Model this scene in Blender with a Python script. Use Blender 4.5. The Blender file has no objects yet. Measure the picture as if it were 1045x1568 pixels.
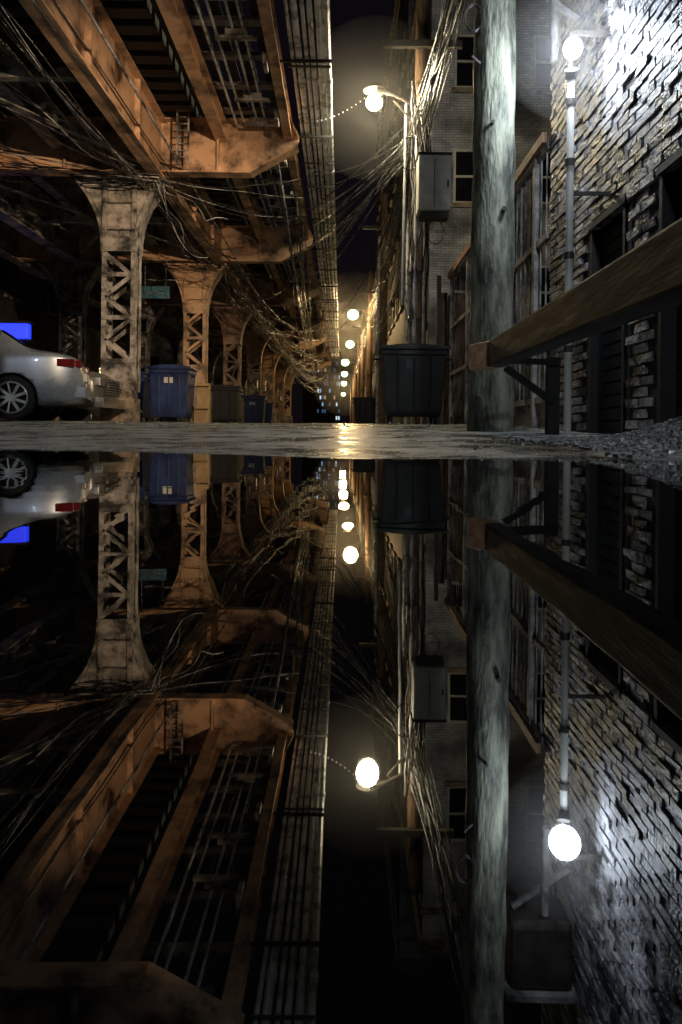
import bpy, bmesh, math, random
from mathutils import Vector, Matrix, noise as mnoise
random.seed(7)
sc = bpy.context.scene
R = random.uniform

# ------------------------------------------------------------------ helpers
def link(o):
    sc.collection.objects.link(o); return o
def empty(name, loc=(0,0,0)):
    e = bpy.data.objects.new(name, None); e.location = loc; return link(e)
def finish(name, bm, mats, parent=None, smooth=False, bevel=0):
    me = bpy.data.meshes.new(name); bmesh.ops.recalc_face_normals(bm, faces=bm.faces)
    bm.to_mesh(me); bm.free()
    for m in mats: me.materials.append(m)
    if smooth:
        for p in me.polygons: p.use_smooth = True
    o = link(bpy.data.objects.new(name, me))
    if parent: o.parent = parent
    if bevel:
        md = o.modifiers.new("bev", 'BEVEL'); md.width = bevel; md.segments = 2; md.limit_method = 'ANGLE'
    return o
def faces_of(bm, vs, idx, mat):
    for f in idx:
        try:
            fc = bm.faces.new([vs[i] for i in f]); fc.material_index = mat
        except ValueError: pass
BOXF = [(0,1,3,2),(4,6,7,5),(0,4,5,1),(2,3,7,6),(0,2,6,4),(1,5,7,3)]
def box(bm, x0,x1,y0,y1,z0,z1, mat=0, M=None):
    vs=[]
    for x in (x0,x1):
        for y in (y0,y1):
            for z in (z0,z1):
                v = Vector((x,y,z)); v = M@v if M else v
                vs.append(bm.verts.new(v))
    faces_of(bm, vs, BOXF, mat)
def beam(bm, p0, p1, w, h, mat=0):
    p0=Vector(p0); p1=Vector(p1); d=(p1-p0); L=d.length; d.normalize()
    up=Vector((0,0,1)) if abs(d.z)<0.95 else Vector((0,1,0))
    s=d.cross(up).normalized(); u=s.cross(d).normalized()
    M=Matrix((( d.x,s.x,u.x,p0.x),(d.y,s.y,u.y,p0.y),(d.z,s.z,u.z,p0.z),(0,0,0,1)))
    box(bm,0,L,-w/2,w/2,-h/2,h/2,mat,M)
def cyl(bm, p0, p1, r0, r1=None, seg=12, mat=0, cap=True):
    r1 = r0 if r1 is None else r1
    p0=Vector(p0); p1=Vector(p1); d=(p1-p0).normalized()
    up=Vector((0,0,1)) if abs(d.z)<0.95 else Vector((1,0,0))
    s=d.cross(up).normalized(); u=s.cross(d)
    a=[];b=[]
    for i in range(seg):
        t=2*math.pi*i/seg; o=s*math.cos(t)+u*math.sin(t)
        a.append(bm.verts.new(p0+o*r0)); b.append(bm.verts.new(p1+o*r1))
    for i in range(seg):
        j=(i+1)%seg; f=bm.faces.new((a[i],a[j],b[j],b[i])); f.material_index=mat
    if cap:
        bm.faces.new(a).material_index=mat; bm.faces.new(b).material_index=mat
def poly_extrude(bm, pts, axis, a0, a1, mat=0):
    def mk(p,a): return Vector((p[0],a,p[1])) if axis=='y' else Vector((a,p[0],p[1]))
    A=[bm.verts.new(mk(p,a0)) for p in pts]; B=[bm.verts.new(mk(p,a1)) for p in pts]
    n=len(pts)
    bm.faces.new(A).material_index=mat; bm.faces.new(B).material_index=mat
    for i in range(n):
        j=(i+1)%n; bm.faces.new((A[i],A[j],B[j],B[i])).material_index=mat
def lathe_y(bm, prof, c, seg=32, mat=0):
    rings=[]
    for r,y in prof:
        rings.append([bm.verts.new((c[0]+r*math.cos(2*math.pi*i/seg), c[1]+y, c[2]+r*math.sin(2*math.pi*i/seg))) for i in range(seg)])
    for a,b in zip(rings,rings[1:]):
        for i in range(seg):
            j=(i+1)%seg; bm.faces.new((a[i],a[j],b[j],b[i])).material_index=mat
def sphere(bm, c, r, mat=0, sz=1.0, seg=16):
    res=bmesh.ops.create_uvsphere(bm,u_segments=seg,v_segments=seg//2,radius=r,matrix=Matrix.Translation(c)@Matrix.Diagonal((1,1,sz,1)))
    for v in res['verts']:
        for f in v.link_faces: f.material_index=mat

# ------------------------------------------------------------------ materials
def newmat(name):
    m=bpy.data.materials.new(name); m.use_nodes=True
    nt=m.node_tree; return m,nt,nt.nodes['Principled BSDF']
def rough_mat(name, c1, c2, scale=4, rough=(0.4,0.8), metal=0, bump=0.3, bscale=None, stretch=(1,1,1), spec=0.5, contrast=(0.35,0.65), bdist=.02):
    m,nt,b=newmat(name); N=nt.nodes.new; L=nt.links.new
    tc=N('ShaderNodeTexCoord'); mp=N('ShaderNodeMapping'); mp.inputs['Scale'].default_value=stretch
    L(tc.outputs['Object'],mp.inputs['Vector'])
    n=N('ShaderNodeTexNoise'); n.inputs['Scale'].default_value=scale; n.inputs['Detail'].default_value=8; n.inputs['Roughness'].default_value=0.65
    L(mp.outputs[0],n.inputs['Vector'])
    cr=N('ShaderNodeValToRGB'); cr.color_ramp.elements[0].position=contrast[0]; cr.color_ramp.elements[1].position=contrast[1]
    cr.color_ramp.elements[0].color=(*c1,1); cr.color_ramp.elements[1].color=(*c2,1)
    L(n.outputs['Fac'],cr.inputs[0]); L(cr.outputs[0],b.inputs['Base Color'])
    mr=N('ShaderNodeMapRange'); mr.inputs['From Min'].default_value=0.3; mr.inputs['From Max'].default_value=0.7
    mr.inputs['To Min'].default_value=rough[0]; mr.inputs['To Max'].default_value=rough[1]
    L(n.outputs['Fac'],mr.inputs['Value']); L(mr.outputs[0],b.inputs['Roughness'])
    b.inputs['Metallic'].default_value=metal; b.inputs['Specular IOR Level'].default_value=spec
    if bump:
        n2=N('ShaderNodeTexNoise'); n2.inputs['Scale'].default_value=bscale or scale*5; n2.inputs['Detail'].default_value=6
        L(mp.outputs[0],n2.inputs['Vector'])
        bp=N('ShaderNodeBump'); bp.inputs['Strength'].default_value=bump; bp.inputs['Distance'].default_value=bdist
        L(n2.outputs['Fac'],bp.inputs['Height']); L(bp.outputs[0],b.inputs['Normal'])
    return m
def plain(name,c,rough=0.5,metal=0,coat=0):
    rm=rough_mat(name,tuple(v*0.75 for v in c),c,scale=3,rough=(rough*0.8,min(1,rough*1.2)),metal=metal,bump=0)
    rm.node_tree.nodes['Principled BSDF'].inputs['Coat Weight'].default_value=coat
    return rm
def emit(name,c,s):
    m,nt,b=newmat(name); b.inputs['Base Color'].default_value=(0.2,0.2,0.2,1)
    b.inputs['Emission Color'].default_value=(*c,1); b.inputs['Emission Strength'].default_value=s
    return m
def brick_mat(name, axis, c1, c2, mortar, bw=0.21, bh=0.072, bump=0.6):
    m,nt,b=newmat(name); N=nt.nodes.new; L=nt.links.new
    tc=N('ShaderNodeTexCoord'); sx=N('ShaderNodeSeparateXYZ'); cx=N('ShaderNodeCombineXYZ')
    L(tc.outputs['Object'],sx.inputs[0]); L(sx.outputs[0 if axis=='y' else 1],cx.inputs[0]); L(sx.outputs[2],cx.inputs[1])
    br=N('ShaderNodeTexBrick'); br.inputs['Scale'].default_value=1; br.inputs['Brick Width'].default_value=bw
    br.inputs['Row Height'].default_value=bh; br.inputs['Mortar Size'].default_value=0.007; br.inputs['Mortar Smooth'].default_value=0.2
    br.inputs['Color1'].default_value=(*c1,1); br.inputs['Color2'].default_value=(*c2,1); br.inputs['Mortar'].default_value=(*mortar,1)
    L(cx.outputs[0],br.inputs['Vector'])
    n=N('ShaderNodeTexNoise'); n.inputs['Scale'].default_value=0.9; n.inputs['Detail'].default_value=7; L(tc.outputs['Object'],n.inputs['Vector'])
    mx=N('ShaderNodeMix'); mx.data_type='RGBA'; mx.blend_type='MULTIPLY'; mx.inputs[0].default_value=0.9
    cr=N('ShaderNodeValToRGB'); cr.color_ramp.elements[0].position=0.38; cr.color_ramp.elements[0].color=(.15,.15,.17,1); cr.color_ramp.elements[1].position=0.62
    L(n.outputs['Fac'],cr.inputs[0]); L(br.outputs['Color'],mx.inputs[6]); L(cr.outputs[0],mx.inputs[7]); L(mx.outputs[2],b.inputs['Base Color'])
    bp=N('ShaderNodeBump'); bp.inputs['Strength'].default_value=bump; bp.inputs['Distance'].default_value=0.01; bp.invert=True
    L(br.outputs['Fac'],bp.inputs['Height']); L(bp.outputs[0],b.inputs['Normal']); b.inputs['Roughness'].default_value=0.7
    return m

STEEL=rough_mat("painted_steel",(0.06,0.034,0.022),(0.58,0.36,0.22),scale=1.8,rough=(0.4,0.7),bump=0.35,contrast=(0.36,0.55))
STEEL_G=rough_mat("weathered_steel",(0.03,0.029,0.028),(0.40,0.37,0.35),scale=3.4,rough=(0.4,0.75),bump=0.4,contrast=(0.40,0.62))
DARKSTEEL=rough_mat("dark_steel",(0.012,0.011,0.010),(0.06,0.048,0.04),scale=4,rough=(0.35,0.7),bump=0.3)
TIMBER=rough_mat("creosoted_timber",(0.006,0.006,0.006),(0.024,0.022,0.021),scale=5,rough=(0.5,0.9),bump=0.5)
CONDUIT=rough_mat("galvanised_conduit",(0.40,0.42,0.44),(0.85,0.87,0.90),scale=4,rough=(0.2,0.4),metal=0.3,bump=0.1)
CABLEM=rough_mat("cable_sheath",(0.010,0.010,0.010),(0.035,0.032,0.03),scale=7,rough=(0.2,0.4),bump=0)
CABLEL=rough_mat("pale_cable",(0.05,0.05,0.055),(0.55,0.55,0.58),scale=2.0,rough=(0.2,0.4),bump=0,contrast=(.42,.66))
CONC=rough_mat("concrete",(0.06,0.05,0.042),(0.36,0.29,0.22),scale=4,rough=(0.5,0.9),bump=0.4,contrast=(.40,.62))
POLEW=rough_mat("weathered_pole_wood",(0.05,0.052,0.040),(0.36,0.37,0.28),scale=4.5,rough=(0.5,0.9),bump=0.9,bscale=16,stretch=(2.2,2.2,0.55),contrast=(0.38,0.64))
POLEB=rough_mat("brown_pole_wood",(0.08,0.045,0.025),(0.32,0.20,0.13),scale=8,rough=(0.5,0.8),bump=0.7,stretch=(2,2,.25))
BEAMW=rough_mat("old_timber_rail",(0.005,0.0045,0.004),(0.022,0.017,0.014),scale=9,rough=(0.5,0.85),bump=0.25,bscale=30,stretch=(3,.25,3),bdist=.006)
BEAME=rough_mat("warm_lit_rail_end",(0.50,0.25,0.13),(0.88,0.56,0.36),scale=10,rough=(0.4,0.7),bump=0.3)  # warm light on the rail end is put into this orange colour
WOODF=rough_mat("fence_boards",(0.12,0.06,0.035),(0.42,0.24,0.15),scale=5,rough=(0.5,0.8),bump=0.5,stretch=(4,4,.4))
BINB=rough_mat("black_bin_plastic",(0.006,0.006,0.006),(0.015,0.015,0.014),scale=3,rough=(0.4,0.65),bump=0.05)
BINBL=rough_mat("blue_bin_plastic",(0.003,0.010,0.05),(0.008,0.03,0.13),scale=3,rough=(0.3,0.55),bump=0.05)
CARD=rough_mat("cardboard",(0.20,0.13,0.06),(0.42,0.29,0.15),scale=3,rough=(0.7,0.9),bump=0.1)
RUBBER=plain("tyre_rubber",(0.02,0.02,0.02),0.7)
RIM=plain("alloy_rim",(0.75,0.76,0.78),0.3,0.6)
GLASS=plain("dark_car_glass",(0.012,0.016,0.02),0.05)
PAINTW=plain("silver_car_paint",(0.36,0.43,0.54),0.3,0.3,0.8)
PAINTD=plain("dark_car_paint",(0.13,0.13,0.13),0.3,0.3,0.7)
CHROME=plain("chrome",(0.8,0.8,0.8),0.15,.9)
REDL=plain("tail_lamp_red",(0.14,0.008,0.008),0.12,0,1)
WHITEP=plain("white_paint",(0.55,0.55,0.53),0.5)
BOXG=rough_mat("grey_metal_box",(0.45,0.45,0.42),(0.75,0.75,0.70),scale=2,rough=(0.4,0.6),bump=0.05)
BLACKM=rough_mat("matt_black",(0.005,0.005,0.006),(0.014,0.013,0.013),scale=3,rough=(0.6,0.85),bump=0.2)
MORTAR=rough_mat("mortar",(0.012,0.012,0.012),(0.04,0.04,0.038),scale=10,rough=(0.8,0.95),bump=0.5)
BRICKM=rough_mat("rough_brick",(0.015,0.015,0.017),(0.44,0.43,0.45),scale=2.9,rough=(0.25,0.65),bump=1.0,bscale=38,contrast=(0.42,0.66))
STONE=rough_mat("rubble_stone",(0.04,0.04,0.04),(0.50,0.50,0.50),scale=16,rough=(0.2,0.6),bump=0.3)
GRIT=rough_mat("pale_glint_grit",(0.12,0.12,0.12),(0.75,0.76,0.75),scale=20,rough=(0.1,0.4),bump=0)
WINGL=plain("night_window_glass",(0.01,0.012,0.018),0.08)

# ------------------------------------------------------------------ world (night)
w=bpy.data.worlds.new("World"); sc.world=w; w.use_nodes=True
nt=w.node_tree; bg=nt.nodes['Background']
sky=nt.nodes.new('ShaderNodeTexSky'); sky.sky_type='NISHITA'; sky.sun_disc=False
sky.sun_elevation=math.radians(-4); sky.sun_rotation=math.radians(20)
ad=nt.nodes.new('ShaderNodeMix'); ad.data_type='RGBA'; ad.inputs[0].default_value=0.88
ad.inputs[7].default_value=(0.085,0.065,0.10,1)
nt.links.new(sky.outputs[0],ad.inputs[6]); nt.links.new(ad.outputs[2],bg.inputs[0]); bg.inputs[1].default_value=0.04

# ------------------------------------------------------------------ ground
def ys(x):
    if x<-1.2: return 2.75
    if x<0.0: return 2.75+( x+1.2)/1.2*(-0.6)
    return 2.15
def gz(x,y):
    d=max(y-ys(x), abs(x+0.3)-3.4, -y-2.6)
    z = 0.027*d if d<8 else 0.216+0.0067*(d-8)
    z = max(-0.035,min(0.30,z))
    if -4<x<5 and -3<y<12:
        z += 0.0055*mnoise.noise(Vector((x*1.4,y*0.8,0)))+0.0030*mnoise.noise(Vector((x*6,y*5,3)))+0.0012*mnoise.noise(Vector((x*18,y*16,7)))
    z += 0.17*math.exp(-(((x-1.75)/0.36)**2+((y-3.15)/0.6)**2))
    return z
def axis(segs):
    out=[]
    for a,b,s in segs:
        v=a
        while v<b-1e-6: out.append(v); v+=s
    out.append(segs[-1][1]); return out
xs=axis([(-400,-40,40),(-40,-8,4),(-8,-4,0.5),(-4,-2,.05),(-2,2.2,0.025),(2.2,4,.05),(4,8,0.5),(8,40,4),(40,400,40)])
yy=axis([(-300,-20,40),(-20,-3,1),(-3,1.8,0.15),(1.8,4.6,0.022),(4.6,9,0.1),(9,20,0.6),(20,60,4),(60,700,40)])
bm=bmesh.new(); rows=[]
for y in yy: rows.append([bm.verts.new((x,y,gz(x,y))) for x in xs])
for a,b in zip(rows,rows[1:]):
    for i in range(len(xs)-1): bm.faces.new((a[i],a[i+1],b[i+1],b[i]))
gm,nt,b=newmat("wet_concrete_pavement"); N=nt.nodes.new; L=nt.links.new
tc=N('ShaderNodeTexCoord')
n=N('ShaderNodeTexNoise'); n.inputs['Scale'].default_value=2.2; n.inputs['Detail'].default_value=8; n.inputs['Roughness'].default_value=0.7; L(tc.outputs['Object'],n.inputs['Vector'])
cr=N('ShaderNodeValToRGB'); cr.color_ramp.elements[0].position=0.40; cr.color_ramp.elements[0].color=(0.07,0.075,0.07,1); cr.color_ramp.elements[1].position=0.58; cr.color_ramp.elements[1].color=(0.50,0.53,0.52,1)
L(n.outputs['Fac'],cr.inputs[0]); L(cr.outputs[0],b.inputs['Base Color'])
mr=N('ShaderNodeMapRange'); mr.inputs['From Min'].default_value=0.42; mr.inputs['From Max'].default_value=0.56; mr.inputs['To Min'].default_value=0.12; mr.inputs['To Max'].default_value=0.42
L(n.outputs['Fac'],mr.inputs['Value']); L(mr.outputs[0],b.inputs['Roughness']); b.inputs['IOR'].default_value=1.7
n2=N('ShaderNodeTexNoise'); n2.inputs['Scale'].default_value=55; n2.inputs['Detail'].default_value=6; n2.inputs['Roughness'].default_value=.75; L(tc.outputs['Object'],n2.inputs['Vector'])
bp=N('ShaderNodeBump'); bp.inputs['Strength'].default_value=1.0; bp.inputs['Distance'].default_value=0.03; L(n2.outputs['Fac'],bp.inputs['Height']); L(bp.outputs[0],b.inputs['Normal'])
finish("ground",bm,[gm],smooth=True)

wm,nt,b=newmat("still_water"); b.inputs['Base Color'].default_value=(0.002,0.0025,0.003,1); b.inputs['Roughness'].default_value=0.012; b.inputs['IOR'].default_value=2.3
N=nt.nodes.new; L=nt.links.new; tc=N('ShaderNodeTexCoord'); n=N('ShaderNodeTexNoise'); n.inputs['Scale'].default_value=3.5; n.inputs['Detail'].default_value=3; L(tc.outputs['Object'],n.inputs['Vector'])
bp=N('ShaderNodeBump'); bp.inputs['Strength'].default_value=0.06; bp.inputs['Distance'].default_value=0.01; L(n.outputs['Fac'],bp.inputs['Height']); L(bp.outputs[0],b.inputs['Normal'])
bm=bmesh.new(); vs=[bm.verts.new(p) for p in ((-4.6,-3.4,0),(4.2,-3.4,0),(4.2,3.6,0),(-4.6,3.6,0))]; bm.faces.new(vs)
finish("puddle_water",bm,[wm])

bm=bmesh.new()
def stone(x,y,r,zoff=0,mat=0):
    c=Vector((x,y,gz(x,y)+r*0.3+zoff)); vs=[]
    for dx in (-1,1):
        for dy in (-1,1):
            for dz in (-1,1):
                vs.append(bm.verts.new(c+Vector((dx*r*R(.4,1),dy*r*R(.4,1),dz*r*R(.3,.8)))))
    faces_of(bm,vs,BOXF,mat)
for i in range(7000):
    stone(random.gauss(1.68,0.34),random.gauss(3.1,0.5),R(0.003,0.012),0,1 if random.random()<.25 else 0)
finish("rubble_pile",bm,[STONE,GRIT])
bm=bmesh.new()
for i in range(9000):
    x=R(-2.6,1.95); y=2.15+R(0,1)**1.5*5
    if gz(x,y)>-0.001: stone(x,y,R(0.0008,0.0030),0,1 if random.random()<.6 else 0)  # pale stones added as glints along the wet strip
for i in range(70):
    x=R(-3.5,1.9); y=R(6,10); stone(x,y,R(0.01,0.025))
finish("loose_gravel",bm,[STONE,GRIT])

# ------------------------------------------------------------------ elevated railway
rail=empty("elevated_railway")
Y0=13.5
BY=[Y0-13.8+6.9*i for i in range(-1,9)]   # bents
ZB,ZT=4.83,5.9
def column(x,y,idx,mat):
    bm=bmesh.new(); g=gz(x,y)
    nar = abs(y-Y0)<.1
    pw=.30 if nar else .42; ph=.45 if nar else .95; pd=.25 if nar else .34
    box(bm,x-pw,x+pw,y-pd,y+pd,g-.2,g+ph,1); box(bm,x-pw+.04,x+pw-.04,y-pd+.04,y+pd-.04,g+ph,g+ph+.13,1)
    z0=g+ph+.13; hw=.27; hd=.18
    for sx in (-1,1):
        for sy in (-1,1):
            box(bm,x+sx*hw-.045,x+sx*hw+.045,y+sy*hd-.012,y+sy*hd+.012,z0,ZB-.03,0)
            box(bm,x+sx*(hw+.03)-.01,x+sx*(hw+.03)+.01,y+sy*(hd-.045)-.045,y+sy*(hd-.045)+.045,z0,ZB-.03,0)
    box(bm,x-.31,x+.31,y-.205,y-.193,z0,z0+.55,0); box(bm,x-.31,x+.31,y+.193,y+.205,z0,z0+.55,0)
    z=z0+.55; k=0
    while z<3.35:
        s=1 if k%2 else -1
        for yo in (-.205,.205):
            beam(bm,(x-s*.25,y+yo,z),(x+s*.25,y+yo,z+.4),.014,.075,0)
        if k%2==0: box(bm,x-.29,x+.29,y-.225,y-.213,z-.03,z+.05,0)
        z+=.4; k+=1
    box(bm,x-.31,x+.31,y-.232,y-.222,3.40,3.68,0)
    n=14; C=[]
    for i in range(n+1):
        t=i/n; C.append((.28+.58*t**2.4,3.4+(ZB-3.4)*t))
    poly=[(x-c,z) for c,z in C]+[(x+c,z) for c,z in reversed(C)]
    poly_extrude(bm,poly,'y',y-.12,y-.10,0); poly_extrude(bm,poly,'y',y+.10,y+.12,0)
    for s in (-1,1):
        fl=[(x+s*(c+.003),z) for c,z in C]+[(x+s*(c+.045+.01*i/n),z-.03*i/n) for i,(c,z) in reversed(list(enumerate(C)))]
        poly_extrude(bm,fl,'y',y-.235,y+.235,0)
    for zz in (3.8,4.3): box(bm,x-.3,x+.3,y-.235,y-.12,zz,zz+.025,0)
    for i in range(5):
        cyl(bm,(x-.2+i*.1,y-.232,3.47),(x-.2+i*.1,y-.246,3.47),.013,.01,6,0); cyl(bm,(x-.2+i*.1,y-.232,3.61),(x-.2+i*.1,y-.246,3.61),.013,.01,6,0)
    finish("column_%d"%idx,bm,[mat,CONC],rail)
ci=1
for k,y in enumerate(BY):
    if y<5: continue
    column(-4.15,y,ci,STEEL_G if abs(y-Y0)<1 else STEEL); ci+=1
    column(-7.65,y,ci,STEEL_G); ci+=1
bm=bmesh.new()
for y in BY:
    pts=[(-9.2,4.93),(-1.75,4.93),(-.88,5.42),(-.85,5.62),(-1.0,5.89),(-9.2,5.89)]
    poly_extrude(bm,pts,'y',y-.015,y+.015,0)
    beam(bm,(-9.2,y,4.92),(-1.75,y,4.92),.3,.03,0); beam(bm,(-1.75,y,4.92),(-.86,y,5.42),.3,.03,0)
    beam(bm,(-9.2,y,5.9),(-1.0,y,5.9),.32,.03,0); beam(bm,(-1.0,y,5.9),(-.85,y,5.6),.3,.025,0)
    for x in (-2.35,-5.2,-6.4,-8.4): box(bm,x-.02,x+.02,y-.13,y+.13,4.94,5.88,0)
    if 5<y<30:
        for zz in (5.0,5.82):
            x=-3.2
            while x<-1.15:
                if not(zz<5.1 and x>-1.8): cyl(bm,(x,y-.016,zz),(x,y-.028,zz),.014,.010,6,0)
                x+=.12
finish("cross_girders",bm,[STEEL],rail)
def lgirder(bm,x,z0,z1,fl,y0=-7,y1=55,st=1.15,mat=0):
    box(bm,x-.012,x+.012,y0,y1,z0,z1,mat); box(bm,x-fl,x+fl,y0,y1,z0-.03,z0,mat); box(bm,x-fl,x+fl,y0,y1,z1,z1+.03,mat)
    y=y0+.4
    while y<y1 and st:
        box(bm,x-fl*.75,x+fl*.75,y-.012,y+.012,z0,z1,mat)
        y+=st
bm=bmesh.new(); lgirder(bm,-3.45,4.80,5.86,.13,st=2.3)
y=7
while y<22:
    for zz in (4.87,5.79): cyl(bm,(-3.438,y,zz),(-3.424,y,zz),.013,.01,6,0)
    y+=.14
finish("main_girder",bm,[STEEL],rail)
bm=bmesh.new()
lgirder(bm,-7.5,4.80,5.86,.17,st=2.3); lgirder(bm,-5.3,5.35,5.86,.13,st=0); lgirder(bm,-6.4,5.35,5.86,.13,st=0); lgirder(bm,-9.3,4.9,5.86,.17,st=2.3)
for y in BY:
    for xa,xb in ((-7.4,-3.6),):
        beam(bm,(xa,y+.2,4.98),(xb,y+6.7,4.98),.12,.02); beam(bm,(xb,y+.2,5.02),(xa,y+6.7,5.02),.12,.02)
    beam(bm,(-7.3,y+3.45,5.05),(-3.6,y+3.45,5.05),.14,.14)
finish("bracing",bm,[STEEL_G],rail)
bm=bmesh.new(); y=-6
while y<55:
    box(bm,-8.9,-2.75,y,y+.24,5.93,6.13,0); y+=.42
for x in (-8.4,-6.9,-5.3,-3.8): box(bm,x-.05,x+.05,-7,55,6.14,6.3,1)
box(bm,-9.3,-2.4,-7,55,6.34,6.38,0)
finish("track_deck",bm,[TIMBER,DARKSTEEL],rail)
bm=bmesh.new()
lgirder(bm,-2.3,5.55,5.86,.10,st=0); lgirder(bm,-1.05,5.6,5.86,.08,st=0)
y=-6; k=0
while y<55:
    box(bm,-2.2,-1.1,y,y+.16,5.90,5.96,1)
    if k%3: box(bm,-1.85,-1.25,y+.02,y+.10,5.66,5.70,1); box(bm,-1.7,-1.4,y+.0,y+.12,5.70,5.78,1)
    if k%3==0: box(bm,-1.05,-.2,y+.05,y+.09,5.84,5.88,3)
    if k%2: box(bm,-1.2,-1.14,y+.3,y+.6,5.45,5.75,1)
    y+=.95; k+=1
for x in (-2.0,-1.85,-1.6,-1.45): cyl(bm,(x,-6,5.80),(x,55,5.80),.02,None,6,2)
for i in range(4): box(bm,-2.2+i*.29,-2.2+i*.29+.16,-6,55,5.99,6.03,3)
finish("maintenance_walkway",bm,[STEEL,STEEL_G,CONDUIT,TIMBER],rail)
bm=bmesh.new()
for x,z,r in ((-.26,5.98,.045),(-.38,5.97,.05),(-.50,5.96,.04),(-.60,5.96,.03),(-.72,5.97,.05),(-.82,5.95,.03),(-.3,6.14,.04)):
    cyl(bm,(x,-6,z),(x,55,z),r,None,10,0)
y=-5
while y<55:
    box(bm,-.9,-.22,y,y+.04,5.89,5.91,1)
    for x,z,r in ((-.26,5.98,.045),(-.38,5.97,.05),(-.72,5.97,.05)): cyl(bm,(x,y+.6,z),(x,y+.72,z),r+.012,None,10,0)
    y+=4.1
finish("edge_conduits",bm,[CONDUIT,DARKSTEEL],rail)
bm=bmesh.new()
for x in (-3.0,-2.8): box(bm,x-.015,x+.015,12.9,12.93,4.9,5.85)
z=5
while z<5.85: box(bm,-3.0,-2.8,12.9,12.93,z,z+.02); z+=.12
finish("girder_ladder",bm,[STEEL_G],rail)

# ------------------------------------------------------------------ cables
def cables(name, lines, mat, r=0.0085):
    cu=bpy.data.curves.new(name,'CURVE'); cu.dimensions='3D'; cu.bevel_depth=r; cu.bevel_resolution=1
    for pts,rad in lines:
        sp=cu.splines.new('POLY'); sp.points.add(len(pts)-1)
        for q,p in zip(sp.points,pts): q.co=(*p,1); q.radius=rad
    cu.materials.append(mat); o=link(bpy.data.objects.new(name,cu)); return o
def sagline(p0,p1,sag,n=14,wob=0.0):
    p0=Vector(p0);p1=Vector(p1); out=[]; ph=R(0,6)
    for i in range(n+1):
        t=i/n; p=p0.lerp(p1,t); p.z-=sag*4*t*(1-t)
        e=4*t*(1-t)
        p.x+=wob*e*math.sin(ph+t*7); p.z+=wob*e*math.cos(ph*2+t*9)
        out.append(p)
    return out
L1=[];L2=[]
for k in range(10):
    x=R(-4.0,-3.62) if k<8 else -3.15; z=R(4.55,4.78)
    for a,b in zip(BY,BY[1:]):
        x2=x+R(-.08,.08); z2=R(4.55,4.78)
        (L2 if k%5==0 else L1).append((sagline((x,a-.3,z),(x2,b-.3,z2),R(.03,.25),16,R(.01,.06)),R(.7,1.5)))
        x,z=x2,z2
L2.append(([Vector((-3.02,-5,5.0)),Vector((-3.02,30,4.98))],2.6))
for k in range(10):
    y=R(12.9,13.2); (L1 if k%4 else L2).append((sagline((-9,R(11,13.5),R(4.9,5.6)),(R(-3.7,-3.3),y,R(4.6,4.85)),R(.05,.25),18,R(.02,.06)),R(.7,1.4)))
for k in range(5):
    (L1 if k%3 else L2).append((sagline((R(-7,-4.5),R(7,10),R(5.0,5.6)),(R(-3.6,-3.3),13.1,R(4.6,4.9)),R(.1,.3),18,R(.03,.08)),R(.7,1.5)))
for k in range(9):
    for yb in (13.1,20.0,26.9,33.8,40.7,47.6):
        p=Vector((R(-3.6,-3.2),yb+R(-.2,.2),R(4.5,4.8)))
        q=Vector((R(-3.4,-2.0),yb+R(.8,7),R(3.6,4.75)))
        (L1 if k%4 else L2).append((sagline(p,q,R(.1,.5),14,R(.02,.15)),R(.6,1.3)))
for k in range(14):
    yb=13.1+6.9*(k%3); (L1 if k%4 else L2).append((sagline((-3.5,yb,4.7),(-.9,yb+R(.2,5),R(5.1,5.5)),R(.05,.3),14,.02),R(.6,1.2)))
for k in range(46):
    y=R(18,48); (L2 if k%2 else L1).append((sagline((R(-3.4,-2.6),y,R(3.9,4.8)),(R(-2.2,-.7),y+R(3,17),R(3.0,5.2)),R(.1,.8),16,R(.03,.15)),R(1,2)))
for k in range(14):
    (L2 if k%3==0 else L1).append((sagline((R(-1.4,-.9),R(13,20),R(5.0,5.4)),(R(-1.9,-1.0),R(30,42),R(3.0,4.6)),R(.3,.9),20,.04),R(.8,1.6)))
cables("structure_cables",L1,CABLEM); cables("pale_structure_cables",L2,CABLEL)
L1=[];L2=[]
PX=1.42
polesY=[6.0,13.5,25.5,37.5,49.5,70]
for k in range(18):
    for i,(a,b) in enumerate(zip([-8]+polesY,polesY)):
        xa=PX+R(-.2,.26); xb=PX+R(-.2,.26)
        za=6.2+R(-.5,.6); zb=6.0+R(-.5,.8)
        (L2 if k%4==0 else L1).append((sagline((xa,a,za),(xb,b,zb),R(.05,.3),16,R(.0,.05)),R(.6,1.8)))
for k in range(3):
    base=sagline((1.62+k*.05,6,6.55),(1.40+k*.03,13.4,6.1),.2,40,0)
    L2.append((base,4.0 if k==0 else 2.4))
base=sagline((1.6,6,6.6),(1.38,13.4,6.15),.2,420,0)
L2.append(([p+Vector((.06*math.cos(i*.6),0,.06*math.sin(i*.6))) for i,p in enumerate(base)],.8))
for k in range(20):
    (L2 if k%2==0 else L1).append((sagline((1.3,13.4,R(5.3,6.0)),(R(-.9,-.6),R(12.5,26),R(5.1,5.7)),R(.03,.2),18,R(0,.01)),R(.7,1.5)))
for k in range(9):
    (L1 if k%3 else L2).append((sagline((1.3,R(13.5,14),R(4.2,5.8)),(1.15+R(-.2,.1),25.5,R(3.5,5.6)),R(.1,1.1),18,.06),R(.7,1.4)))
for k in range(7):
    L1.append((sagline((1.2,13.5,R(4.8,5.6)),(-.9,R(24,34),R(4.6,5.3)),R(.6,1.3),20,.03),R(.8,1.4)))
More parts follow.
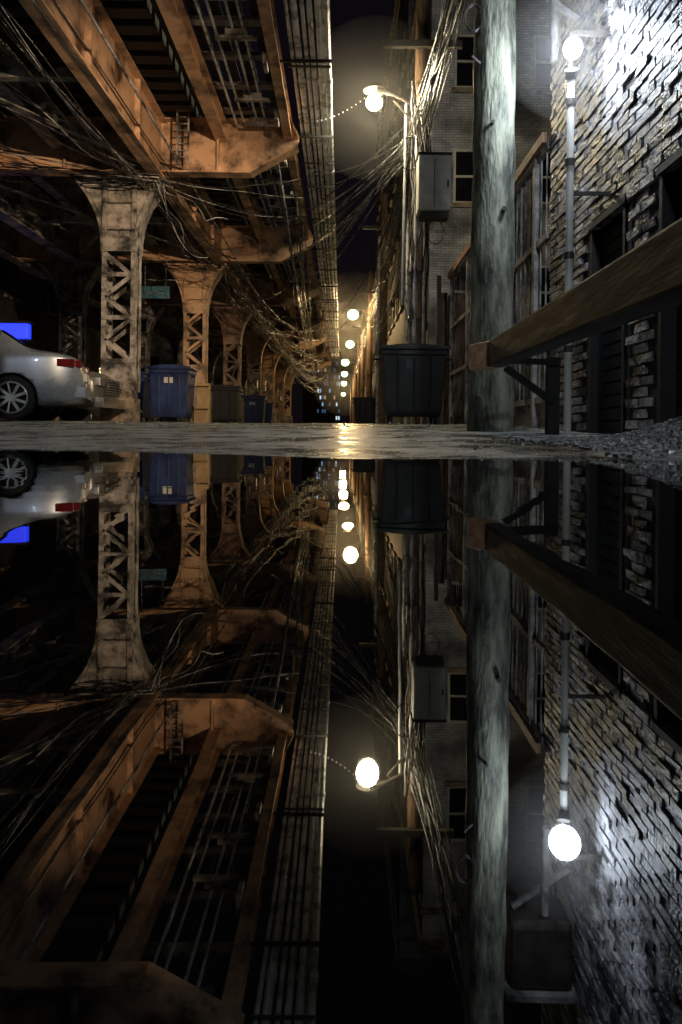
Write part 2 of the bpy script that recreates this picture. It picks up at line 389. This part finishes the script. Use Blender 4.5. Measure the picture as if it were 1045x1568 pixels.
for k in range(16):
    x=PX+R(-.2,.2); pts=[Vector((x+.035*math.sin(i*1.1+k),13.28+R(-.02,.02),6.6-i*.22)) for i in range(int(R(6,24)))]
    (L2 if k%2 else L1).append((pts,R(.7,1.8)))
for c,rr,n in (((1.04,5.8,3.45),.07,3),((1.2,13.1,5.2),.2,3),((1.7,13.2,3.8),.15,3),((0.9,24.5,4.9),.25,3)):
    pts=[Vector((c[0]+rr*math.cos(i*.35)*(1+.1*math.sin(i*.13)),c[1]+.01*i/10,c[2]+rr*1.5*math.sin(i*.35))) for i in range(18*n)]
    L1.append((pts,.5))
cables("overhead_cables",L1,CABLEM); cables("pale_overhead_cables",L2,CABLEL)
bm=bmesh.new()
for i,p in enumerate(sagline((-.5,13.3,5.85),(.45,13.3,6.35),.08,12)): sphere(bm,p,.012,0,seg=6)
finish("string_lights",bm,[emit("tiny_bulb",(1,.92,.7),2)])

# ------------------------------------------------------------------ poles and lamps
def lathe_pole(name,x,y,r0,r1,h,mat,parent,lean=(0,0),seg=28,wob=.006):
    bm=bmesh.new(); g=gz(x,y)-.2; n=60; rings=[]
    for i in range(n+1):
        t=i/n; r=r0+(r1-r0)*t
        row=[]
        for a in range(seg):
            A=a*2*math.pi/seg; q=r+wob*mnoise.noise(Vector((3*math.cos(A),3*math.sin(A),i*.35)))
            row.append(bm.verts.new((x+lean[0]*t+q*math.cos(A), y+lean[1]*t+q*math.sin(A), g+(h-g)*t)))
        rings.append(row)
    for a,b in zip(rings,rings[1:]):
        for i in range(seg): bm.faces.new((a[i],a[(i+1)%seg],b[(i+1)%seg],b[i]))
    bm.faces.new(rings[-1])
    return finish(name,bm,[mat],parent,smooth=True)
up=empty("utility_pole")
lathe_pole("shaft",1.25,6.0,.185,.150,7.4,POLEW,up,wob=.02)
bm=bmesh.new(); beam(bm,(.55,5.9,6.75),(2.0,5.9,6.75),.1,.12); beam(bm,(1.0,5.9,6.7),(1.25,5.9,6.2),.03,.05)
cyl(bm,(1.1,5.85,3.1),(1.02,5.78,3.12),.010); cyl(bm,(1.3,5.85,1.9),(1.3,5.79,1.9),.02); cyl(bm,(1.2,5.85,2.6),(1.2,5.79,2.6),.015)
finish("crossarm",bm,[DARKSTEEL],up)

def halo_ball(c,r,dens,parent=None):  # scatter sphere imitating the lens glow around a lamp
    halo=bpy.data.materials.new("lamp_halo"); halo.use_nodes=True; nt=halo.node_tree; nt.nodes.clear()
    mo=nt.nodes.new('ShaderNodeOutputMaterial'); v=nt.nodes.new('ShaderNodeVolumeScatter'); v.inputs['Density'].default_value=dens; v.inputs['Anisotropy'].default_value=.3
    v.inputs['Color'].default_value=(1,.97,.95,1); nt.links.new(v.outputs[0],mo.inputs['Volume'])
    bm=bmesh.new(); sphere(bm,Vector(c),r,0,1,24); finish("halo",bm,[halo],parent,smooth=True)

def lamp_head(name,x,y,z,poleX,color,power,bulb,rad=.16,halo_r=0,dens=.03):
    e=empty(name)
    bm=bmesh.new()
    cyl(bm,(poleX,y+.15,z-.05),(x+.35,y,z+.14),.03,.028,10); cyl(bm,(x+.35,y,z+.14),(x+.05,y,z+.24),.045,.05,10)
    prof=[(.05,.30),(.09,.27),(rad*.9,.23),(rad+.01,.20)]
    rings=[[bm.verts.new((x+r*math.cos(i*math.pi/12),y+r*math.sin(i*math.pi/12),z+h)) for i in range(24)] for r,h in prof]
    for a,b_ in zip(rings,rings[1:]):
        for i in range(24): bm.faces.new((a[i],a[(i+1)%24],b_[(i+1)%24],b_[i]))
    bm.faces.new(rings[0])
    beam(bm,(poleX,y+.15,z-.45),(poleX-.5,y+.07,z+.06),.03,.03)
    finish("arm_and_shade",bm,[DARKSTEEL],e)
    bm=bmesh.new(); sphere(bm,Vector((x,y,z-.02)),rad*.8,0,.9,20)
    finish("refractor",bm,[emit(name+"_glow",bulb,8)],e,smooth=True)
    l=bpy.data.lights.new(name+"_light",'POINT'); l.energy=power; l.color=color; l.shadow_soft_size=rad
    o=link(bpy.data.objects.new("light",l)); o.location=(x,y,z-.02); o.parent=e
    if halo_r: halo_ball((x,y,z),halo_r,dens,e)
    return e
WARM=(1,.66,.30)
for i,(y,pw,ms,dn) in enumerate(((13.5,1400,1.4,.012),(25.5,0,0,0),(37.2,1900,2.2,.03),(49.5,1200,1.8,.025),(62,700,0,0),(74,900,0,0),(88,1800,4,.018),(112,1800,0,0),(-9,2000,0,0))):
    if y<75 and y!=62:
        e=empty("utility_pole")
        lathe_pole("shaft",PX if y!=-9 else 1.7,y+(.15 if pw else 0),.17,.12,8.6,POLEB,e,lean=(.05,0))
        bm=bmesh.new(); beam(bm,(.7,y,7.4),(2.2,y,7.4),.1,.12)
        for x in (.8,1.1,1.8,2.1): cyl(bm,(x,y,7.46),(x,y,7.62),.03,.04,8)
        for z in (2.2,3.1,5.9,6.2): cyl(bm,(PX,y+(.15 if pw else 0),z),(PX,y+(.15 if pw else 0),z+.05),.175,.175,16)
        finish("hardware",bm,[DARKSTEEL],e)
    else:
        e=empty("utility_pole"); lathe_pole("shaft",1.5,y,.17,.12,8.6,POLEB,e)
    if pw:
        col=(.84,.92,1) if y<0 else ((1,.84,.52) if y<20 else WARM)  # the lamp behind the camera is unseen, added as cool frontal light
        lamp_head("street_lamp",.55 if y<60 else .3,y-.2,6.22,PX,col,pw,(.95,1,.55) if y<20 else (.75,1,.4),rad=.20 if y<20 else (.36 if y<60 else .42),halo_r=ms,dens=dn)  # the one at y<0 is the added unseen lamp
e=empty("pole_equipment_box"); bm=bmesh.new(); box(bm,1.34,1.92,12.85,13.25,4.1,5.08); finish("cabinet",bm,[BOXG],e,bevel=.015)
bm=bmesh.new(); box(bm,1.32,1.94,12.83,13.27,5.085,5.12); box(bm,1.4,1.9,12.95,13.2,3.98,4.095); box(bm,1.62,1.63,12.835,12.848,4.15,5.0); box(bm,1.85,1.88,12.82,12.848,4.5,4.62)
finish("lid_and_trim",bm,[DARKSTEEL],e)
bm=bmesh.new(); cyl(bm,(1.33,13.38,.2),(1.36,13.38,6),.035); cyl(bm,(1.5,13.36,.2),(1.52,13.36,4.1),.03); cyl(bm,(1.12,13.5,2.5),(1.16,13.45,6.3),.025)
finish("riser_pipes",bm,[CONDUIT],e)
bm=bmesh.new(); cyl(bm,(1.25,25.2,.2),(1.27,25.2,7),.05); cyl(bm,(1.7,19,.2),(1.7,19,6),.05); cyl(bm,(1.8,19.1,.2),(1.8,19.1,5),.03)
finish("conduit_riser",bm,[CONDUIT])

fl=empty("flood_lamp"); LX,LY,LZ=1.68,5.3,2.93
bm=bmesh.new(); cyl(bm,(LX+.02,LY+.1,.05),(LX+.02,LY+.1,LZ-.17),.028,None,12,0)
for z in (.7,1.4,2.1,2.55):
    cyl(bm,(LX+.02,LY+.1,z),(LX+.02,LY+.1,z+.05),.036,None,12,1)
cyl(bm,(LX+.02,LY+.1,LZ-.17),(LX+.01,LY+.06,LZ-.125),.04,.05,12,1)
beam(bm,(LX+.03,LY+.16,LZ-.2),(LX+.03,LY+.16,LZ+.2),.02,.04,1); beam(bm,(LX+.03,LY+.16,LZ+.2),(2.02,LY+.16,LZ+.2),.03,.03,1)
beam(bm,(LX+.02,LY+.12,1.9),(2.02,LY+.12,1.9),.025,.025,1)
finish("post_and_housing",bm,[BOXG,DARKSTEEL],fl,smooth=False)
bm=bmesh.new(); sphere(bm,Vector((LX,LY,LZ)),.07,0,1.15,20); finish("globe",bm,[emit("flood_glow",(.82,.9,1),8)],fl,smooth=True)
l=bpy.data.lights.new("flood_light",'POINT'); l.energy=170; l.color=(.76,.87,1); l.shadow_soft_size=.11
o=link(bpy.data.objects.new("light",l)); o.location=(LX,LY,LZ); o.parent=fl
halo_ball((LX-.02,LY-.02,LZ),.5,.06,fl)
e=empty("wall_service_box"); bm=bmesh.new(); box(bm,1.45,1.96,5.9,6.3,3.95,4.5); finish("cabinet",bm,[DARKSTEEL],e,bevel=.05)
bm=bmesh.new(); box(bm,1.40,1.98,5.86,6.34,4.51,4.56); box(bm,1.2,1.4,5.95,6.2,4.2,4.4); beam(bm,(1.5,6.1,3.94),(1.98,6.1,3.6),.04,.04); cyl(bm,(1.75,6,3.2),(1.75,6,3.94),.03)
finish("trim",bm,[STEEL_G],e)

e=empty("added_floodlight"); P=Vector((1.74,1.9,3.6)); T=Vector((-4.1,13.3,3.3)); D=(T-P).normalized(); S_=D.cross(Vector((0,0,1))).normalized(); U_=S_.cross(D)  # unseen spot added to light the girders and columns
bm=bmesh.new(); beam(bm,P-D*.28,P-D*.08,.34,.26); beam(bm,P-D*.2,(2.0,1.9,3.6),.05,.05); beam(bm,P-D*.08+U_*.12,P+D*.36+U_*.12,.5,.02); finish("added_housing",bm,[DARKSTEEL],e)  # top hood keeps the added light off the nearer bent
l=bpy.data.lights.new("added_girder_spot",'SPOT'); l.energy=5000; l.color=(1,.70,.42); l.spot_size=math.radians(36); l.spot_blend=.8; l.shadow_soft_size=.04
o=link(bpy.data.objects.new("light",l)); o.location=P; o.rotation_euler=D.to_track_quat('-Z','Y').to_euler(); o.parent=e

# ------------------------------------------------------------------ brick building (right)
bb=empty("brick_building"); WX=2.0; WY1=6.96
shade_spans=[(1.6,4.55),(5.1,5.82)]; DZ=1.73  # dark slatted panels stand in for the shadow on the lower wall
bm=bmesh.new(); row=0; z=0.05
while z<7.6:
    y=-4+(.105 if row%2 else 0)
    while y<WY1-.06:
        y1=min(y+.198,WY1)
        skip=z+.03<DZ and any(y1>a and y<b for a,b in shade_spans)
        if not skip and random.random()>.006:
            o=R(-.010,.009)
            vs=[]
            for xx in (WX+o,WX+.06):
                for q in (y,y1):
                    for zz in (z,z+.057):
                        j=.0045 if xx<WX+.03 else 0
                        vs.append(bm.verts.new((xx+R(-j,j)*1.5,q+R(-j,j)*.8,zz+R(-j,j)*.8)))
            faces_of(bm,vs,BOXF,0)
        y+=.213
    z+=.073; row+=1
finish("brick_face",bm,[BRICKM],bb)
bm=bmesh.new()
prev=-4
for a,b in shade_spans:
    box(bm,WX+.02,WX+.3,prev,a,0,DZ); prev=b
box(bm,WX+.02,WX+.3,prev,WY1-.01,0,DZ); box(bm,WX+.02,WX+.3,-4,WY1-.01,DZ,7.6)
box(bm,WX+.3,12,-4,WY1-.01,0,7.6)
finish("wall_core",bm,[MORTAR],bb)
bm=bmesh.new()
for a,b in shade_spans:
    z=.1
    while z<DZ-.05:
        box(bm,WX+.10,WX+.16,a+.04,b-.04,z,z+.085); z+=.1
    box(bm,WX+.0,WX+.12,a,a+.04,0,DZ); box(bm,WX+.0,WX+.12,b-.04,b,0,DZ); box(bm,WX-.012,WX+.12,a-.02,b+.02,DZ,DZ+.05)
finish("shade_panels",bm,[BLACKM],bb)
bm=bmesh.new(); box(bm,WX-.06,WX+.35,-4,WY1+.05,7.6,7.8); finish("coping",bm,[CONC],bb)

gr=empty("timber_guard_rail")
bm=bmesh.new(); beam(bm,(1.06,4.95,.628),(.83,1.1,.49),.12,.175); finish("rail_beam",bm,[BEAMW],gr,bevel=.012)
bm=bmesh.new(); beam(bm,(.955,5.15,.622),(1.062,4.955,.628),.124,.180); finish("lit_end_piece",bm,[BEAME],gr,bevel=.008)
bm=bmesh.new(); box(bm,1.44,1.52,5.0,5.08,0,.62); beam(bm,(1.12,4.9,.53),(1.48,5.0,.3),.04,.04); beam(bm,(1.1,4.88,.58),(1.5,5.0,.58),.04,.04)
finish("posts",bm,[BLACKM],gr)

fe=empty("security_fence"); bm=bmesh.new()
for y in (7.4,8.5,9.9,11.4,13.1): box(bm,1.97,2.05,y,y+.08,.1,3.0)
for z in (2.87,2.0,1.15,.4): box(bm,1.985,2.035,7.0,13.2,z,z+.06)
y=7.1
while y<13.1: cyl(bm,(2.01,y,.3),(2.01,y,2.9),.009,None,6); y+=.2
for y in (8.5,11.4): beam(bm,(2.05,y,2.6),(2.7,y+.1,.2),.05,.05)
finish("posts_and_pickets",bm,[STEEL_G],fe)
bm=bmesh.new(); box(bm,1.93,1.975,7.0,13.2,2.93,3.03); finish("top_plank",bm,[WOODF],fe)
e=empty("wooden_gate"); bm=bmesh.new(); x=1.95
while x<2.9: box(bm,x,x+.13,14.2+R(0,.01),14.23,.2,2.85+R(-.05,.05)); x+=.14
finish("boards",bm,[WOODF],e)
bm=bmesh.new(); box(bm,1.86,1.94,14.1,14.2,.1,3.2); box(bm,1.9,2.9,14.24,14.3,.7,.8); box(bm,1.9,2.9,14.24,14.3,2.3,2.4); finish("frame",bm,[DARKSTEEL],e)

# ------------------------------------------------------------------ other buildings
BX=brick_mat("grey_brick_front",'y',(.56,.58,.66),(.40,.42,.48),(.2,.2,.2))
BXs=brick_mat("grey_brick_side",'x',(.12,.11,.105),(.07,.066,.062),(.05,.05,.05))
def building(name,x0,x1,y0,y1,h,faces,lit=0.0,floor=3.2,wx=2.2,z0=1.9):
    e=empty(name); bm=bmesh.new()
    box(bm,x0,x1,y0,y1,0,h,0); bm.normal_update()
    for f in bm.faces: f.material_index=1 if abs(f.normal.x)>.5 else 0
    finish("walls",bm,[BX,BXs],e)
    bm=bmesh.new(); box(bm,x0-.12,x1+.12,y0-.12,y1+.12,h,h+.35); box(bm,x0-.06,x1+.06,y0-.06,y1+.06,h-.9,h-.75); finish("cornice",bm,[CONC],e)
    bm=bmesh.new()
    def win(u,z,face,q):
        W,H=.5,.75; mi=2 if random.random()<lit else 0
        def B(u0,u1,d0,d1,a,b,m):
            if face=='f': box(bm,u0,u1,q-d1,q-d0,a,b,m)
            elif face=='l': box(bm,q-d1,q-d0,u0,u1,a,b,m)
            else: box(bm,q+d0,q+d1,u0,u1,a,b,m)
        B(u-W+.06,u+W-.06,.004,.02,z+.06,z+2*H-.06,mi)
        B(u-W,u-W+.06,.002,.06,z,z+2*H,1);B(u+W-.06,u+W,.002,.06,z,z+2*H,1);B(u-W+.06,u+W-.06,.002,.055,z,z+.06,1);B(u-W+.06,u+W-.06,.002,.055,z+2*H-.06,z+2*H,1)
        B(u-W+.06,u+W-.06,.021,.05,z+H-.03,z+H+.03,1); B(u-W-.08,u+W+.08,.001,.11,z-.12,z-.003,3)
    z=z0
    while z<h-2.3:
        for fc in faces:
            if fc=='f':
                u=x0+1.15
                while u<x1-.7: win(u,z,'f',y0); u+=wx
            else:
                u=y0+1.3
                while u<y1-.8: win(u,z,fc,x0 if fc=='l' else x1); u+=wx
        z+=floor
    finish("windows",bm,[WINGL,WHITEP if 'apart' in name else DARKSTEEL,emit(name+"_lit_window",(1,.72,.4),.5),CONC],e)
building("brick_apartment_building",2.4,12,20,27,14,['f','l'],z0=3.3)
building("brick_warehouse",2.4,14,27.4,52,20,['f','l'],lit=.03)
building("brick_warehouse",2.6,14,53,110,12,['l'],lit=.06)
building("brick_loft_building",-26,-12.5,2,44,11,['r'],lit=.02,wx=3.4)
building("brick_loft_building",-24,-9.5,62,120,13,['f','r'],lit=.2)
e=empty("office_tower"); bm=bmesh.new(); box(bm,-7,-.2,200,212,0,23,0); box(bm,-11,-7.2,205,215,0,15,0); box(bm,-5.5,-2,201,210,23.01,24.5,0); finish("tower_walls",bm,[DARKSTEEL],e)
bm=bmesh.new()
for i in range(10):
    for j in range(11):
        if random.random()<.38:
            x=-6.7+i*.65; box(bm,x,x+.42,199.9,199.97,2+j*1.9,3.0+j*1.9,random.choice((0,1,2,2,3)))
finish("lit_windows",bm,[emit("office_blue",(.3,.6,1),.6),emit("office_white",(.75,.88,1),.8),emit("office_dim",(.2,.5,1),.15),emit("office_warm",(1,.7,.35),.4)],e)

# ------------------------------------------------------------------ signs
e=empty("blue_illuminated_sign"); bm=bmesh.new(); box(bm,-9.65,-8.75,20,20.25,2.62,3.05,0); finish("face",bm,[emit("blue_neon",(.0,.03,.9),1.6)],e,bevel=.03)
bm=bmesh.new(); box(bm,-9.7,-8.7,20.02,20.3,3.06,3.12,0); box(bm,-9.7,-8.7,20.02,20.3,2.55,2.61,0); beam(bm,(-9.1,20.15,.2),(-9.1,20.15,2.54),.12,.12,0); finish("cabinet",bm,[DARKSTEEL],e)
e=empty("hanging_street_sign"); bm=bmesh.new(); box(bm,-5.6,-4.82,20.0,20.03,3.78,4.12,0); finish("panel",bm,[rough_mat("teal_sign",(.04,.12,.17),(.09,.22,.30),scale=6,rough=(.3,.5),bump=0)],e)
bm=bmesh.new(); cyl(bm,(-5.5,20.015,4.12),(-5.5,20.015,4.93),.012); cyl(bm,(-4.92,20.015,4.12),(-4.92,20.015,4.93),.012); box(bm,-5.45,-4.97,19.985,19.997,3.91,3.94); finish("hangers",bm,[STEEL_G],e)

# ------------------------------------------------------------------ bins
def bin_(name,x,y,w,d,h,mat):
    g=gz(x,y)+.02; e=empty(name); bm=bmesh.new()
    def ring(s,z,ins=0): return [bm.verts.new((x+sx*(w/2*s-ins),y+sy*(d/2*s-ins),g+z)) for sx,sy in((-1,-1),(1,-1),(1,1),(-1,1))]
    rs=[ring(.80,.12),ring(.84,.2),ring(.955,h-.16),ring(1.0,h-.15),ring(1.0,h-.06)]
    for a,b in zip(rs,rs[1:]):
        for i in range(4): bm.faces.new((a[i],a[(i+1)%4],b[(i+1)%4],b[i]))
    bm.faces.new(rs[0]); bm.faces.new(rs[-1])
    for k in range(3):
        xx=x-w*.25+k*w*.25; beam(bm,(xx,y-d*.42-.005,g+.2),(xx,y-d*.478-.005,g+h-.2),.03,.035)
    finish("body",bm,[mat],e,bevel=.02)
    bm=bmesh.new(); n=8; prof=[(x-w/2-.03,g+h-.055)]+[(x-w/2-.03+(w+.06)*i/n,g+h-.02+.05*math.sin(math.pi*i/n)) for i in range(n+1)]+[(x+w/2+.03,g+h-.055)]
    poly_extrude(bm,prof,'y',y-d/2-.04,y+d/2+.02,0); box(bm,x-w/2-.05,x+w/2+.05,y-d/2-.06,y-d/2-.042,g+h-.07,g+h-.01)
    cyl(bm,(x-w*.6,y-d*.2,g+h-.2),(x-w*.5,y-d*.2,g+h-.2),.03); cyl(bm,(x+w*.6,y-d*.2,g+h-.2),(x+w*.5,y-d*.2,g+h-.2),.03)
    finish("lid",bm,[mat],e,bevel=.01)
    bm=bmesh.new()
    for sx in (-1,1):
        for sy in (-1,1):
            c=(x+sx*w*.34,y+sy*d*.33,g+.06); cyl(bm,(c[0]-.025,c[1],c[2]),(c[0]+.025,c[1],c[2]),.08,None,14); box(bm,c[0]-.035,c[0]+.035,c[1]-.03,c[1]+.03,c[2]+.03,c[2]+.12)
    finish("wheels",bm,[RUBBER],e)
    bm=bmesh.new(); box(bm,x-w*.12,x+w*.10,y-d*.465-.012,y-d*.45-.02,g+h*.70,g+h*.80); finish("label",bm,[WHITEP if 'recycl' in name else BINB],e)
    return e
bin_("wheeled_garbage_bin",1.21,12.4,1.10,.9,1.30,BINB)
bin_("recycling_bin",-3.66,15.6,.86,.8,1.2,BINBL)
bin_("recycling_bin",-5.0,17.2,.8,.8,1.2,BINBL)
bin_("recycling_bin",-3.6,29.5,1.0,.8,1.25,BINBL)
bin_("recycling_bin",-3.9,36,1.0,.8,1.25,BINBL)
bin_("wheeled_garbage_bin",-4.0,24.2,1.2,.9,1.3,BINB)
bin_("wheeled_garbage_bin",1.0,30,1.0,.8,1.25,BINB)
def carton(x,y,w,d,h,rot):
    g=gz(x,y); e=empty("cardboard_box"); bm=bmesh.new(); M=Matrix.Translation((x,y,g))@Matrix.Rotation(rot,4,'Z')
    box(bm,-w/2,w/2,-d/2,-d/2+.01,0,h,0,M);box(bm,-w/2,w/2,d/2-.01,d/2,0,h,0,M);box(bm,-w/2,-w/2+.01,-d/2+.01,d/2-.01,0,h,0,M);box(bm,w/2-.01,w/2,-d/2+.01,d/2-.01,0,h,0,M);box(bm,-w/2+.01,w/2-.01,-d/2+.01,d/2-.01,.005,.015,0,M)
    for s in (-1,1): beam(bm,M@Vector((0,s*d/2,h)),M@Vector((0,s*(d/2+.12),h-.06)),w,.008,0)
    finish("carton",bm,[CARD],e)
carton(-3.02,15.4,.3,.3,.38,.3); carton(-3.08,16.1,.28,.3,.9,.1); carton(-4.55,15.3,.4,.3,.3,-.3)

# ------------------------------------------------------------------ cars
def car(name,rearX,y0,dirx,paint,W=.86,rot=0,pivot=None):
    e=empty(name); yc=y0+W; g=gz(rearX,yc)
    S=[(0.0,.34,.62,.60,.66,.78,.50),(0.06,.26,.72,.74,.88,.93,.60),(.3,.22,.82,.80,.97,1.01,.68),(.62,.20,.86,.82,.98,1.03,.70),
       (.74,.20,.86,.82,.98,1.06,.68),(1.12,.19,.87,.82,.97,1.32,.57),(1.5,.19,.87,.82,.96,1.42,.55),(2.1,.19,.87,.82,.955,1.44,.56),(2.2,.19,.87,.82,.955,1.44,.56),(2.65,.19,.87,.82,.94,1.39,.56),
       (3.3,.20,.86,.82,.92,.99,.66),(3.5,.20,.86,.81,.90,.95,.68),(4.1,.21,.82,.80,.84,.90,.62),(4.4,.25,.78,.74,.76,.82,.56),(4.5,.32,.70,.66,.64,.72,.48)]
    k_=W/.86
    bm=bmesh.new(); rings=[]
    for u,zb,w1,w2,zb1,zr,wr in S:
        w1*=k_; w2*=k_; wr*=k_
        half=[(0,zb),(w1*.85,zb),(w1*.98,zb+.10),(w1,(zb+zb1)*.5),(w1*.985,zb1-.06),(w2*1.0,zb1),(wr,zr-.04),(wr*.82,zr),(0,zr+.012)]
        pts=half+[(-a,b) for a,b in half[-2:0:-1]]
        rings.append([bm.verts.new((rearX-dirx*u,yc+a,g+b)) for a,b in pts])
    n=len(rings[0])
    for k,(a,b) in enumerate(zip(rings,rings[1:])):
        for i in range(n):
            j=(i+1)%n; f=bm.faces.new((a[i],a[j],b[j],b[i]))
            seg=min(i,n-1-i)
            if seg==5 and k in (5,6,8): f.material_index=1
            if seg in (6,7) and k in (4,9): f.material_index=1
            if seg==5 and k==9: f.material_index=1
    bm.faces.new(rings[0]); bm.faces.new(rings[-1])
    cr=bm.edges.layers.float.new('crease_edge')
    for ed in bm.edges:
        ms={f.material_index for f in ed.link_faces}
        if len(ms)>1: ed[cr]=.8
    ob=finish("body",bm,[paint,GLASS],e,smooth=True)
    sd=ob.modifiers.new("s",'SUBSURF'); sd.levels=2; sd.render_levels=2
    wheels=(.94,3.6)
    for u in wheels:
        bmc=bmesh.new(); cx=rearX-dirx*u
        cyl(bmc,(cx,yc-1.2,g+.31),(cx,yc+1.2,g+.31),.355,None,40)
        ct=finish("arch_cut",bmc,[RUBBER],e)
        bo=ob.modifiers.new("b",'BOOLEAN'); bo.object=ct; bo.operation='DIFFERENCE'; bo.solver='EXACT'
    bpy.context.view_layer.update()
    dg=bpy.context.evaluated_depsgraph_get(); me=bpy.data.meshes.new_from_object(ob.evaluated_get(dg))
    ob.modifiers.clear(); ob.data=me
    for c in [c for c in e.children if c.name.startswith("arch_cut")]: bpy.data.objects.remove(c)
    k=0
    for u in wheels:
        for s in (-1,1):
            cx=rearX-dirx*u; k+=1; bm=bmesh.new(); c=(cx,yc+s*(W-.095),g+.315); q=s
            lathe_y(bm,[(.22,-.1*q),(.30,-.1*q),(.318,-.07*q),(.32,0),(.318,.07*q),(.30,.095*q),(.23,.10*q),(.225,.085*q)],c,36,0)
            lathe_y(bm,[(.228,.09*q),(.215,.095*q),(.205,.08*q),(.2,.0),(0.0,-.01*q)],c,36,2)
            lathe_y(bm,[(.228,.093*q),(.212,.098*q),(.203,.085*q)],c,36,1)
            for a in range(9):
                t=a*2*math.pi/9+.2; d=Vector((math.cos(t),0,math.sin(t))); t2=t+.16; d2=Vector((math.cos(t2),0,math.sin(t2)))
                beam(bm,Vector(c)+d*.03+Vector((0,.075*q,0)),Vector(c)+d2*.21+Vector((0,.08*q,0)),.02,.04,1)
            cyl(bm,(c[0],c[1]+.05*q,c[2]),(c[0],c[1]+.09*q,c[2]),.05,.04,16,1)
            finish("wheel_%d"%k,bm,[RUBBER,RIM,RUBBER],e,smooth=False)
    bm=bmesh.new()
    for u in wheels: cx=rearX-dirx*u; box(bm,cx-.37,cx+.37,yc-.6*k_,yc+.6*k_,g+.25,g+.72)
    finish("wheel_wells",bm,[RUBBER],e)
    bm=bmesh.new()
    X=lambda u: rearX-dirx*u
    def bx(u0,u1,a0,a1,z0,z1,m):
        box(bm,min(X(u0),X(u1)),max(X(u0),X(u1)),yc+a0*k_,yc+a1*k_,g+z0,g+z1,m)
    for s in (-1,1):
        a0,a1=sorted((s*.76,s*.815)); bx(.10,.34,a0,a1,.78,.89,0)
        a0,a1=sorted((s*.50,s*.72)); bx(.01,.10,a0,a1,.78,.88,0)
        a0,a1=sorted((s*.44,s*.74)); bx(4.36,4.52,a0,a1,.60,.73,1)
        a0,a1=sorted((s*.85,s*.885)); bx(1.42,1.60,a0,a1,.80,.83,2); bx(2.75,2.93,a0,a1,.79,.82,2)
        a0,a1=sorted((s*.855,s*.872)); bx(1.34,3.22,a0,a1,.50,.53,3)
        bx(1.32,1.33,a0,a1,.45,.93,3); bx(2.15,2.16,a0,a1,.25,.95,3)
        a0,a1=sorted((s*.86,s*1.02)); bx(3.0,3.15,a0,a1,.92,1.04,2)
    bx(-.05,.10,-.70,.70,.34,.50,2); bx(-.03,.02,-.26,.26,.60,.72,4)
    bx(4.45,4.54,-.42,.42,.46,.72,3)
    for i in range(6): bx(4.541,4.56,-.40,.40,.47+i*.042,.485+i*.042,1)
    bx(4.42,4.58,-.74,.74,.24,.40,1)
    finish("trim_and_lamps",bm,[REDL,CHROME,paint,RUBBER,WHITEP],e,bevel=.012)
    if rot:
        p=Vector(pivot); e.matrix_world=Matrix.Translation(p)@Matrix.Rotation(rot,4,'Z')@Matrix.Translation(-p)
    return e
car("parked_sedan",-3.76,10.38,1,PAINTW,W=.78,rot=math.radians(15),pivot=(-3.76,10.38,0))
car("parked_car",-4.00-4.5,11.74,-1,PAINTD,W=.74)
car("parked_car",-5.0,27,1,PAINTD)
car("parked_car",-5.2,33,1,PAINTW)

# ------------------------------------------------------------------ camera
cam=bpy.data.cameras.new("camera"); co=link(bpy.data.objects.new("camera",cam)); sc.camera=co
cam.sensor_fit='VERTICAL'; cam.sensor_height=36; cam.lens=36*1100/1568; cam.shift_y=-120/1568
cam.clip_start=.01; cam.clip_end=1500
co.location=(0,0,.07); co.rotation_euler=(math.pi/2,-.0105,0)
sc.view_settings.view_transform='Standard'; sc.view_settings.look='None'; sc.view_settings.exposure=0
